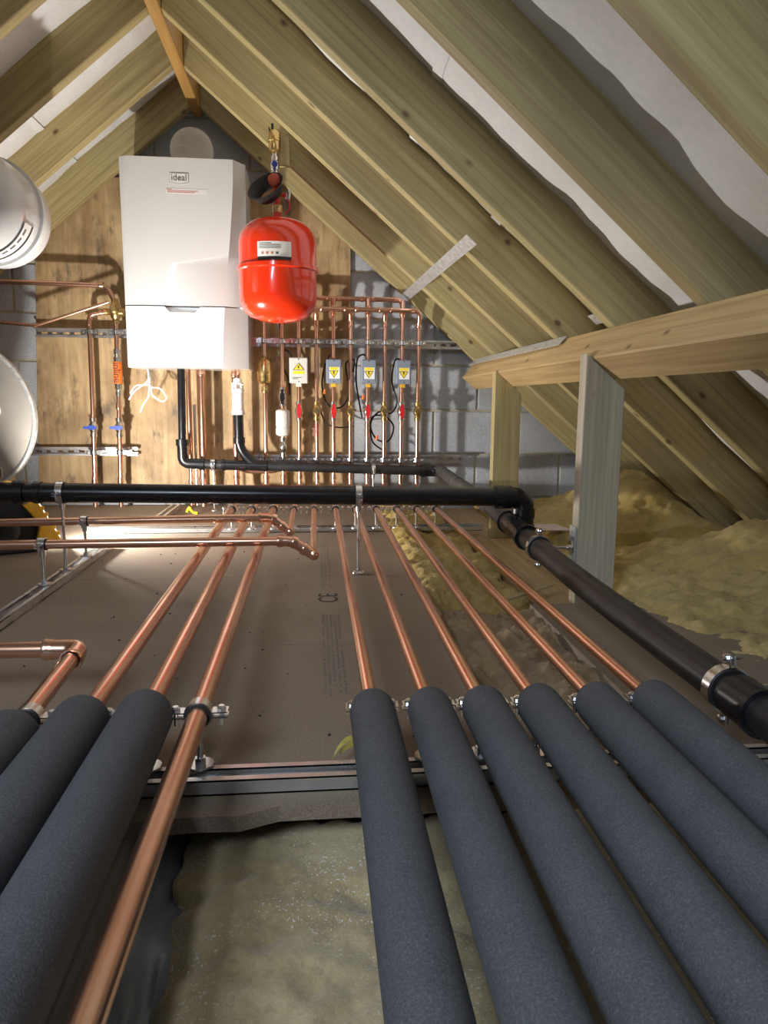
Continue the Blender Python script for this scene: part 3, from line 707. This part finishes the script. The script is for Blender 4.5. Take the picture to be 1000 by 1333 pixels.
# ------------------------------------------------------------------ black waste pipes
RBK = .0285
e = thing('waste_pipe', 'glossy black waste pipe crossing the loft above the floor pipes', 'waste pipe')
PB = lambda x: V((x, 2.14, .255-.0135*(x+.88)))
MB().cyl(PB(-1.4), PB(.575), RBK, 24).build('tube', 'black_plastic', e)
b = MB(); b.tube(bend([PB(.56), (.645, 2.14, .2345), (.640, 2.14, .150)], .042, 10), RBK+.003, 24)
b.ring(PB(.575), (1, 0, 0), RBK, RBK+.008, .05); b.ring(PB(.552), (1, 0, 0), RBK, RBK+.0055, .012); b.ring((.641, 2.14, .185), (0, 0, 1), RBK, RBK+.008, .030); b.ring((.6405, 2.14, .165), (0, 0, 1), RBK, RBK+.005, .03)
b.build('elbow', 'black_plastic', e)
b = MB().cyl(PB(-.93)+V((0, 0, .02)), V((-.935, 2.14, .44)), RBK, 24); b.ring(PB(-.85), (1, 0, 0), RBK, RBK+.007, .03); b.ring((-.932, 2.14, .31), (0, 0, 1), RBK, RBK+.006, .03); b.ring(PB(-.80), (1, 0, 0), RBK, RBK+.004, .02)
b.build('tee', 'black_plastic', e)
clip(PB(-.735), RBK, PB(-.735).z-.022, rotX, 'zinc clip on a tall stud under the black waste pipe in the side channel', None)
clip(PB(.13), RBK, PB(.13).z-.0, rotX, 'zinc clip on a threaded stud holding the black waste pipe above the chipboard', None, True)
DP = [(.598, 3.40, .197), (.60, 2.374, .167), (.60, 1.855, .137), (.60, 1.5, .120), (.60, 1.1, .113), (.60, .4, .110), (.60, -.3, .108)]
e = thing('waste_pipe', 'black waste pipe falling past the posts towards the front channel', 'waste pipe')
MB().tube(spline(DP[1:], 6), RBK, 24).build('tube', 'black_pipe_dusty', e)
MB().tube([V(DP[0]), V(DP[1])], RBK-.001, 24).build('dusty_tube', 'black_pipe_worn', e)
b = MB(); d = (V(DP[2])-V(DP[1])).normalized(); o_ = V((.60, 2.06, .149))
b.tube([o_-d*.09, o_+d*.10], RBK+.0035, 24)
for s in (-.10, .10): b.ring(o_+d*s, d, RBK, RBK+.0085, .018)
b.tube(bend([(.640, 2.14, .17), (.635, 2.135, .125), (.605, 2.02, .144)], .03, 6), RBK+.001, 24)
b.ring((.640, 2.14, .142), (0, 0, 1), RBK, RBK+.009, .016); b.build('branch_tee', 'black_plastic', e)
b = MB().ring((.60, .885, .112), (0, -1, 0), RBK, RBK+.005, .06); b.ring((.60, .86, .112), (0, 1, 0), RBK, RBK+.007, .012); b.build('coupling', 'black_plastic', e)
rotP = M.Rotation(-PI/2, 3, 'Y')
clip(V((.60, 1.845, .1355)), RBK+.001, .0915, rotP, 'zinc clip and bracket tying the black waste pipe to the grey post', None)
clip(V((.60, .945, .112)), RBK+.001, .1045, rotP, 'large zinc clip around the black waste pipe beside the outer foam sleeve', None)
bp = MB().box(0.691, .6975, 1.824, 1.866, .085, .195).build('fixing_plate', 'galv', None, .001, False); tag(bp, 'slotted zinc plate screwed to the edge of the grey post', 'bracket')
for k in (-.035, .0, .035): MB().box(.6898, .692, 1.842, 1.848, .14+k-.008, .14+k+.008).build('slot', 'pine_pale', bp, 0, False)
# back run
e = thing('waste_pipe', 'black waste pipe along the gable below the manifold', 'waste pipe')
RB2 = .0215
MB().cyl((-.60, 3.42, .226), (.56, 3.42, .190), RB2+.001, 20).build('tube', 'black_pipe_dusty', e)
MB().cyl((-.612, 3.42, .661), (-.618, 3.42, .27), RB2-.004, 18).build('condensate_drop', 'black_plastic', e)
b = MB(); b.tube(bend([(-.618, 3.42, .33), (-.618, 3.42, .227), (-.53, 3.42, .224)], .035, 8), RB2+.003, 20)
b.ring((-.618, 3.42, .325), (0, 0, 1), RB2-.004, RB2+.008, .03); b.ring((-.53, 3.42, .2235), (1, 0, 0), RB2, RB2+.008, .022); b.build('elbow', 'black_plastic', e)
b = MB(); b.tube(bend([(cx, 3.42, .47), (cx+.002, 3.42, .29), (-.28, 3.42, .217), (-.23, 3.42, .214)], .05, 8), RB2+.001, 20)
b.ring((cx+.002, 3.42, .335), (0, 0, 1), RB2, RB2+.006, .03)
for x in (-.43, -.335, -.235): b.ring((x, 3.42, .226-.031*(x+.6)), (1, 0, 0), RB2, RB2+.0065, .016)
b.cyl((-.43, 3.42, .2208), (-.235, 3.42, .2146), RB2+.003, 20); b.build('branch_tee', 'black_plastic', e)
b = MB(); b.tube(bend([(.50, 3.42, .192), (.585, 3.42, .191), (.598, 3.36, .195)], .04, 8), RB2+.006, 20); b.ring((.52, 3.42, .1915), (1, 0, 0), RB2, RB2+.010, .02); b.build('elbow', 'black_plastic', e)
for x, lab in ((-.478, 'zinc clip on a rod holding the gable waste pipe under the boiler'), (.278, 'zinc clip on a rod holding the gable waste pipe below the manifold')):
    zc = .226-.031*(x+.6); clip(V((x, 3.42, zc)), RB2+.001, zc, rotX, lab, None)

# ------------------------------------------------------------------ pipes at the side of the boiler
e1 = thing('copper_pipe', 'copper riser with one blue lever valve and plain tube, beside the boiler', 'copper pipe')
xa, xb, ya = -1.035, -.916, MY
MB().tube(bend([(xa-.012, ya, .012), (xa, ya, .5), (xa+.004, ya, .905), (xb-.03, ya, .915)], .03, 8), R22, 16).build('tube', 'copper', e1)
collars(e1, [((xa+.003, ya, .865), (0, 0, 1), R22, .016), ((xb-.06, ya, .914), (1, 0, 0), R22, .016), ((xa-.01, ya, .14), (0, 0, 1), R22, .03)])
ball_valve((xa-.003, ya, .39), e1, 'nickel', 'h', 'blue_plastic')
e2 = thing('copper_pipe', 'copper riser with an orange inline scale reducer and blue lever valve', 'copper pipe')
MB().tube([(xb-.012, ya, .012), (xb, ya, .5), (xb+.004, ya, .87)], R22, 16).build('tube', 'copper', e2)
collars(e2, [((xb-.002, ya, .49), (0, 0, 1), R22, .03), ((xb-.01, ya, .14), (0, 0, 1), R22, .03)])
ball_valve((xb-.003, ya, .39), e2, 'nickel', 'h', 'blue_plastic')
il = MB().lathe((xb+.002, ya, .535), (0, 0, 1), [(0, .015), (.02, .016), (.022, .012), (.03, .013), (.034, .0175), (.055, .0175), (.056, .0195), (.160, .0195), (.161, .0175), (.18, .0175), (.184, .013), (.19, .012), (.192, .016), (.215, .016)], 18).build('scale_reducer', 'nickel', e2)
MB().lathe((xb+.002, ya, .593), (0, 0, 1), [(0, .0196), (0, .0203), (.1, .0203), (.1, .0196)], 24, False).build('orange_band', 'orange', il)
text('band_text', 'inline', .044, 'ink', (xb+.002, ya-.0212, .643), (0, 0, -1), (1, 0, 0), il)
e3 = thing('mixing_valve', 'brass mixing valve at the head of the side pipes', 'valve')
vx, vz = xb+.004, .918
MB().lathe((vx, ya, vz-.055), (0, 0, 1), [(0, .018), (.018, .018), (.02, .014), (.03, .021), (.05, .026), (.075, .026), (.09, .02), (.095, .017), (.115, .017)], 16).lathe((vx-.05, ya, vz), (1, 0, 0), [(0, .016), (.016, .016), (.018, .013), (.05, .02), (.085, .02), (.088, .016)], 16).build('body', 'brass', e3)
MB().lathe((vx, ya-.02, vz+.01), (0, -1, 0), [(0, .017), (.012, .018), (.014, .012), (.02, .012)], 12).build('adjuster', 'brass', e3)
simple_pipe('copper pipe coming across the dark wall to the mixing valve', [(-2.0, ya, 1.052), (-.945, ya, 1.035), (vx, ya, .96)], R22+.001, .045, (((-.97, ya, 1.0355), (1, 0, 0)), ((-1.42, ya, 1.043), (1, 0, 0))))
simple_pipe('thin copper pipe slanting up to the mixing valve', [(-2.0, ya-.03, .90), (-1.255, ya-.035, .848), (-.93, ya-.04, .957)], .0078, .02, (((-1.255, ya-.035, .848), (1, 0, 0)),))
for zz in (.828, .272):
    for x in (xa, xb):
        xx = x+(-.006 if zz < .5 else .003)
        clip(V((xx, MY, zz)), R22, RB-.022-MY, wallrot, 'small zinc clip on the %s side channel holding the %s' % ('upper' if zz > .5 else 'lower', 'plain riser' if x == xa else 'riser with the orange reducer'), 'clips on the side pipe channels', False)

# ------------------------------------------------------------------ red expansion vessel and its fittings
VX, VY = -.146, 3.055
e = thing('expansion_vessel', 'glossy red expansion vessel hanging beside the boiler', 'expansion vessel')
R = .157
pr = [(.835, .001), (.838, .03), (.846, .075), (.86, .115), (.882, .14), (.91, .153), (.94, R), (1.035, R), (1.04, R+.008), (1.054, R+.008), (1.058, R), (1.145, R), (1.175, .152), (1.203, .138), (1.225, .112), (1.238, .08), (1.245, .04), (1.248, .012)]
MB().lathe((VX, VY, 0), (0, 0, 1), pr, 56).build('body', 'red_enamel', e)
def curved(a0, a1, z0, z1, rr, nm, mat, par, n=10):
    return MB().grid(lambda u, v: V((VX+rr*math.sin(a0+(a1-a0)*u), VY-rr*math.cos(a0+(a1-a0)*u), z0+(z1-z0)*v)), n, 1).build(nm, mat, par)
stk = curved(-.47, .38, 1.060, 1.128, R+.0008, 'sticker', 'paper', e)
curved(-.47, .38, 1.0597, 1.072, R+.0012, 'sticker_band', 'ink', stk)
for k, zz in enumerate((1.120, 1.114, 1.108, 1.102)): curved(-.42, .12 if k else -.1, zz, zz+.0022, R+.0013, 'small_print', 'grey_ink', stk)
for k in range(4): curved(-.36+.12*k, -.30+.12*k, 1.080, 1.089, R+.0013, 'small_print', 'red_ink' if k < 3 else 'grey_ink', stk)
MB().lathe((VX, VY, .812), (0, 0, 1), [(0, .004), (.02, .006), (.026, .008)], 10).build('air_stem', 'rubber', e)
e = thing('vessel_fitting', 'red and brass tee fitting on the vessel neck', 'pipe fitting')
MB().lathe((VX, VY, 1.246), (0, 0, 1), [(0, .020), (.012, .020), (.013, .017), (.03, .017)], 14).build('neck', 'red_plastic', e)
MB().lathe((VX, VY, 1.27), (0, 0, 1), [(0, .021), (.026, .021), (.028, .016)], 6).build('nut', 'brass', e)
MB().lathe((VX, VY, 1.296), (0, 0, 1), [(0, .013), (.03, .012), (.06, .016), (.10, .013)], 14).cyl((VX, VY, 1.34), (VX+.05, VY-.005, 1.335), .008, 10).build('tee', 'red_plastic', e)
MB().lathe((VX+.045, VY-.005, 1.338), (.2, -.3, .9), [(-.018, .010), (0, .011), (.02, .008)], 10).build('drain_cap', 'nickel', e)
MB().tube(spline([(VX+.045, VY-.005, 1.32), (VX+.05, VY-.01, 1.29), (VX+.032, VY-.01, 1.26)]), .0035, 8).build('tether', 'red_plastic', e)
MB().lathe((VX-.008, VY-.012, 1.383), (-.05, -1, .25), [(-.03, .012), (0, .024), (.02, .0255), (.024, .02), (.026, .003)], 18).build('red_cap', 'red_brown', e)
e = thing('black_collar', 'black rubber funnel collar tilted around the vessel fitting', 'collar')
cz = at(348, 247, Y=VY-.03)
dr = V((-.42, -.66, .60)).normalized()
MB().lathe(cz, dr, [(-.028, .046), (-.028, .052), (-.01, .060), (.012, .072), (.018, .079), (.020, .077), (.016, .070), (-.01, .056), (-.026, .047), (-.028, .046)], 36, False).build('cone', 'rubber', e)
e = thing('air_vent', 'brass automatic air vent with blue valve above the red vessel', 'air vent')
ax, ay = VX-.008, VY+.03
MB().lathe((ax, ay, 1.37), (0, 0, 1), [(0, .012), (.02, .012), (.022, .017), (.038, .017), (.04, .012), (.052, .011)], 8).build('union', 'brass', e)
v = MB().lathe((ax, ay, 1.42), (0, 0, 1), [(0, .016), (.014, .016), (.016, .012), (.02, .017), (.036, .019), (.05, .017), (.054, .012), (.056, .016), (.07, .016), (.072, .011), (.085, .011)], 12).build('valve', 'nickel', e)
MB().lathe((ax, ay-.018, 1.456), (0, -1, 0), [(0, .011), (.008, .012), (.012, .009)], 12).box(ax-.004, ax+.004, ay-.032, ay-.027, 1.43, 1.462).build('valve_lever', 'blue_plastic', v)
MB().lathe((ax, ay, 1.50), (0, 0, 1), [(0, .011), (.008, .013), (.012, .022), (.016, .024), (.045, .024), (.047, .027), (.052, .027), (.054, .024), (.08, .023), (.088, .017), (.092, .006)], 20).build('body', 'brass', e)
MB().cyl((ax-.008, ay-.006, 1.588), (ax-.008, ay-.006, 1.612), .005, 8).cyl((ax-.016, ay, 1.57), (ax-.022, ay, 1.60), .003, 8).build('cap', 'rubber', e)
# timber packer behind the air vent
bk = MB().prism([(0, 0), (.12, 0), (.12, .06), (.0, .07)], lambda a, bb, d: V((a, d, bb)), 0, .03).build('timber_packer', 'pine', None, .002, False)
bk.matrix_world = M.Translation((ax+.058, 3.147-.0305, 1.468)) @ M.Rotation(-1.57, 4, 'Y')
tag(bk, 'small offcut of pine packing behind the brass air vent', 'timber block')

# ------------------------------------------------------------------ white tank and grey cylinder at the edge
e = thing('white_vessel', 'white domed expansion vessel strapped under the rafters', 'vessel')
tx, ty, tz = -1.075, 2.60, 1.135
MB().lathe((tx, ty+.19, tz), (0, -1, 0), [(0, .02), (.004, .07), (.02, .12), (.05, .155), (.09, .168), (.17, .170), (.172, .178), (.186, .178), (.188, .168), (.29, .166), (.33, .155), (.365, .128), (.385, .09), (.394, .05), (.397, .01)], 56).build('body', 'white_gloss', e)
def tsurf(rr, a, y): return V((tx+rr*math.cos(a), y, tz+rr*math.sin(a)))
st = MB().grid(lambda u, v: tsurf(.1695, -1.35+1.0*u, 2.49+.075*v), 14, 1).build('sticker', 'white_plastic', e)
MB().grid(lambda u, v: tsurf(.1701, -1.35+1.0*u, 2.545+.012*v), 14, 1).build('sticker_band', 'ink', st)
for k in range(5): MB().grid(lambda u, v: tsurf(.1701, -1.30+.18*k+.12*u, 2.505+.012*v), 4, 1).build('small_print', 'grey_ink', st)
MB().box(tx-.02, tx+.02, ty-.02, ty+.02, tz+.165, tz+.40).build('hanger', 'galv', e, 0, False)
e = thing('water_cylinder', 'large grey cylinder end lying beside the plywood board', 'cylinder')
gx, gy, gz, gr = -1.405, 2.95, .445, .312
MB().lathe((gx, gy, gz), (0, 1, 0), [(.0, .001), (.0005, gr-.016), (.002, gr-.012), (.004, .001)], 72).build('end_plate', 'tank_grey', e)
MB().lathe((gx, gy, gz), (0, 1, 0), [(.0, gr-.013), (-.006, gr-.012), (-.008, gr-.005), (-.004, gr), (.01, gr), (.022, gr), (.03, gr-.10), (.30, gr-.20), (.30, .01)], 72, False).build('shell', 'galv', e)
for yy in (3.0,): MB().box(gx-.16, gx+.16, yy, yy+.10, .0, .275).build('cradle', 'joist_wood', e, .002, False)
MB().lathe((gx+.155, gy+.001, gz+.03), (0, -1, 0), [(0, .028), (.01, .028), (.014, .02)], 16).build('port_cap', 'white_plastic', e)

# ------------------------------------------------------------------ work lamp on the floor
e = thing('work_lamp', 'yellow and black portable work lamp on the chipboard', 'work lamp')
e.location = (-1.02, 2.575, 0); e.rotation_euler = (0, 0, math.radians(27))
def lampP(a, b, d): return V((a, d, b))
MB().prism([(-.14, .03), (.02, .015), (.092, .043), (.018, .198), (-.07, .225), (-.16, .21)], lampP, -.084, .084).build('housing', 'rubber', e, .008, False)
yel = MB().prism([(.020, .012), (.100, .020), (.104, .045), (.025, .205), (-.035, .235), (-.05, .228), (.04, .10)], lampP, -.112, -.085).prism([(.020, .012), (.100, .020), (.104, .045), (.025, .205), (-.035, .235), (-.05, .228), (.04, .10)], lampP, .085, .112).build('frame', 'yellow_plastic', e, .004, False)
for k in range(6):
    rbm = MB()
    t = .12+.14*k; p = V((.104, 0, .045))*(1-t)+V((.025, 0, .205))*t
    rbm.box(p.x-.012, p.x+.007, -.111, -.086, p.z-.007, p.z+.006)
    rbm.build('rib', 'yellow_plastic', yel, .002, False)
MB().prism([(.106, .046), (.027, .206), (.023, .204), (.102, .044)], lampP, -.083, .083).build('led_panel', 'led', e, 0, False)
lo = light('work_lamp_light', 'AREA', (0, 0, 0), 29, (1, .955, .88), .05, None, .06)      # the LED of this lamp, lying on its panel
lo.parent = e; lo.location = V((.0665, 0, .126))+V((.897, 0, .443))*.006; lo.rotation_euler = V((.897, 0, .443)).to_track_quat('-Z', 'Y').to_euler()
MB().tube(bend([(-.12, -.08, .012), (.04, -.08, .012), (.04, .08, .012), (-.12, .08, .012)], .03), .012, 10).build('foot_bar', 'rubber', e)
MB().lathe((-.06, -.10, .085), (0, -1, 0), [(0, .04), (.012, .04), (.02, .03), (.022, .012)], 20).build('knob', 'rubber', e)

# ------------------------------------------------------------------ glass wool
def fbm(p, o=4):
    return noise.fractal(p, 1.0, 2.1, o)
def wool(lab, x0, x1, y0, y1, fn, res, mat, seed):
    nu, nv = int((x1-x0)/res), int((y1-y0)/res)
    def g(u, v):
        ed = min(1, 9*min(u, 1-u), 9*(1 if seed == 17 else v), 9*(1 if seed == 13 else (1-v)*(9 if seed == 1 else 1))); jx = noise.noise(V((u*9, v*30, seed)))*.02*(1 if ed < 1 else 0); jy = noise.noise(V((u*30, v*9, seed+4)))*.02*(1 if ed < 1 else 0)
        x = x0+(x1-x0)*u+jx; y = y0+(y1-y0)*v+jy; z = fn(x, y)
        q = .5 if seed == 1 else 1
        z += q*(.030*fbm(V((x*5, y*5, seed)))+(.017 if seed in (5, 9) else .016)*fbm(V((x*(26 if seed < 13 else 17), y*(26 if seed < 13 else 30), seed+3)), 4))+.003*noise.noise(V((x*95, y*95, seed)))
        if seed == 1:
            f = (x*.75+y*.5)*7+1.2*noise.noise(V((x*3, y*3, 4))); z += .012*abs(math.sin(f))**.5-.008
        z = z-.05*(1-ed)**2
        if seed == 1 and y > .80: z = max(min(z, -.042+.10*max(0, .88-y)), -.06)
        if seed == 1 and x > .55 and y < 1.7: z = min(z, -.05)
        return V((x, y, z))
    def gs(u, v):            # the outermost ring drops down as the batt's side
        i, j = round(u*(nu+2)), round(v*(nv+2)); p = g(max(0, min(nu, i-1))/nu, max(0, min(nv, j-1))/nv)
        if i in (0, nu+2) or j in (0, nv+2): p.z = -.21
        return p
    o = MB().grid(gs, nu+2, nv+2).build('glass_wool_batt', mat); o.data.set_sharp_from_angle(angle=PI)
    return tag(o, lab, 'insulation', 'glass wool between the joists')
wool('speckled glass wool in the open bay in front of the chipboard edge', -.172, .655, -.5, .93, lambda x, y: -.060+.016*math.sin(x*5+y*4), .007, 'wool_near', 1)
def strip_z(x, y): return -.035+.033*max(0, min(1, (y-1.3)/1.0))+.020*math.exp(-((x-.35)/.05)**2)*max(0, min(1, (y-1.5)/.5))
wool('dusty brown glass wool under the outer copper runs beside the chipboard', .25, .60, .93, 1.85, strip_z, .007, 'wool_dusty', 5)
wool('yellow glass wool under the outer copper runs by the gable end post', .27, .60, 1.84, 3.62, strip_z, .007, 'wool', 9)
wool('broad yellow glass wool quilt beyond the posts', .81, 1.70, .90, 2.575, lambda x, y: -.01+.10*max(0, x-.9)+.035*math.sin(y*3.1+x*2)+.12*math.exp(-((x-1.45)/.2)**2-((y-2.1)/.25)**2), .009, 'wool', 13)
wool('mound of yellow glass wool tucked between the far rafters at the eaves', .82, 1.70, 2.55, 3.62, lambda x, y: -.01+.20*math.exp(-((x-1.36)/.22)**2-((y-3.0)/.34)**2)+.04, .009, 'wool', 17)
fo = MB().grid(lambda u, v: V((-.2175+.06*u, -.5+1.48*v, -.045-.04*u+.012*noise.noise(V((u*4, v*25, 2))))), 12, 90).build('foil_sheet', 'foil'); tag(fo, 'crumpled grey vapour barrier strip between the joist and the wool', 'foil')

# ------------------------------------------------------------------ print on the board, scraps
pr_ = MB()
for rw in range(5):
    y = 1.22+.02*random.random(); xx = .016+rw*.0095
    while y < 1.72:
        L = random.uniform(.004, .014)
        if random.random() < .8: pr_.box(xx-.002, xx+.002, y, y+L*.7, .0002, .0005)
        y += L+.003
for rw in range(3):
    y = 1.98
    while y < 2.60:
        L = random.uniform(.008, .03)
        if random.random() < .75: pr_.box(.016+rw*.011, .020+rw*.011, y, y+L*.6, .0002, .0005)
        y += L+.006
tag(pr_.build('printed_lines', 'grey_ink', floor, 0, False), kind='stuff')
text('printed_mark', 'CE', .075, 'ink', (.035, 1.87, .0003), (0, 1, 0), (-1, 0, 0), floor, .0002)
cards = at(715, 698, Z=.03)
cdp = MB().box(-.06, .06, -.05, .05, 0, .003).build('card_scrap', 'pinkish_card', None, 0, False); cdp.location = (cards.x, cards.y, .062); cdp.rotation_euler = (.05, .04, .3)
tag(cdp, 'pale pinkish card scrap lying on the wool beside the grey post', 'scrap')
sp_ = MB().prism([(0, 0), (.22, .004), (.235, .014), (.225, .020), (0, .012)], lambda a, bb, d: V((a, bb, d)), 0, .006).build('timber_splinter', 'pine', None, 0, False)
q0 = at(655, 786, Z=.012); q1 = at(736, 764, Z=.012); sp_.location = (q0.x, q0.y, .014); sp_.rotation_euler = (0, -.03, math.atan2(q1.y-q0.y, q1.x-q0.x))
tag(sp_, 'thin pine splinter lying across the wool near the grey post', 'splinter')
ys_ = MB().tube(spline([(0, 0, .01), (.01, .01, .03), (.02, 0, .02), (.03, .01, .008), (.05, 0, .006)]), .006, 8).build('plastic_scrap', 'yellow_print'); q = at(243, 667, Z=.01); ys_.location = (q.x, q.y, 0)
tag(ys_, 'tiny bright yellow plastic offcut on the floor below the boiler', 'scrap')
for k, (a, b_, c) in enumerate((((0, 0, .002), (.02, .03, .03), (.045, .035, .012)), ((.01, -.03, .026), (.025, .0, .03), (.05, .01, .02)))):
    o = MB().grid(lambda u, v: V(a)*(1-u)**2+V(b_)*2*u*(1-u)+V(c)*u*u+V((0, .012*(v-.5)*math.sin(PI*u), .003*v)), 10, 3).build('wool_wisp', 'leaf'); q = at(432, 990, Z=.02); o.location = (q.x, q.y, .018)
    tag(o, ['yellow wisp of wool caught in the front channel', 'pale curled wisp of wool lying against the front channel'][k], 'wisp', 'wool wisps on the front channel')
db = MB()
for k in range(70):
    x = random.uniform(-.7, .25); y = random.uniform(1.0, 2.8); s = random.uniform(.001, .0035)
    db.lathe((x, y, -.0005), (random.uniform(-.3, .3), random.uniform(-.3, .3), 1), [(0, s), (s*.7, s*.8), (s*1.2, s*.2)], 6)
tag(db.build('floor_debris', 'ink', None, 0, False), 'dark crumbs and dust scattered over the chipboard floor', 'debris', None, 'stuff')
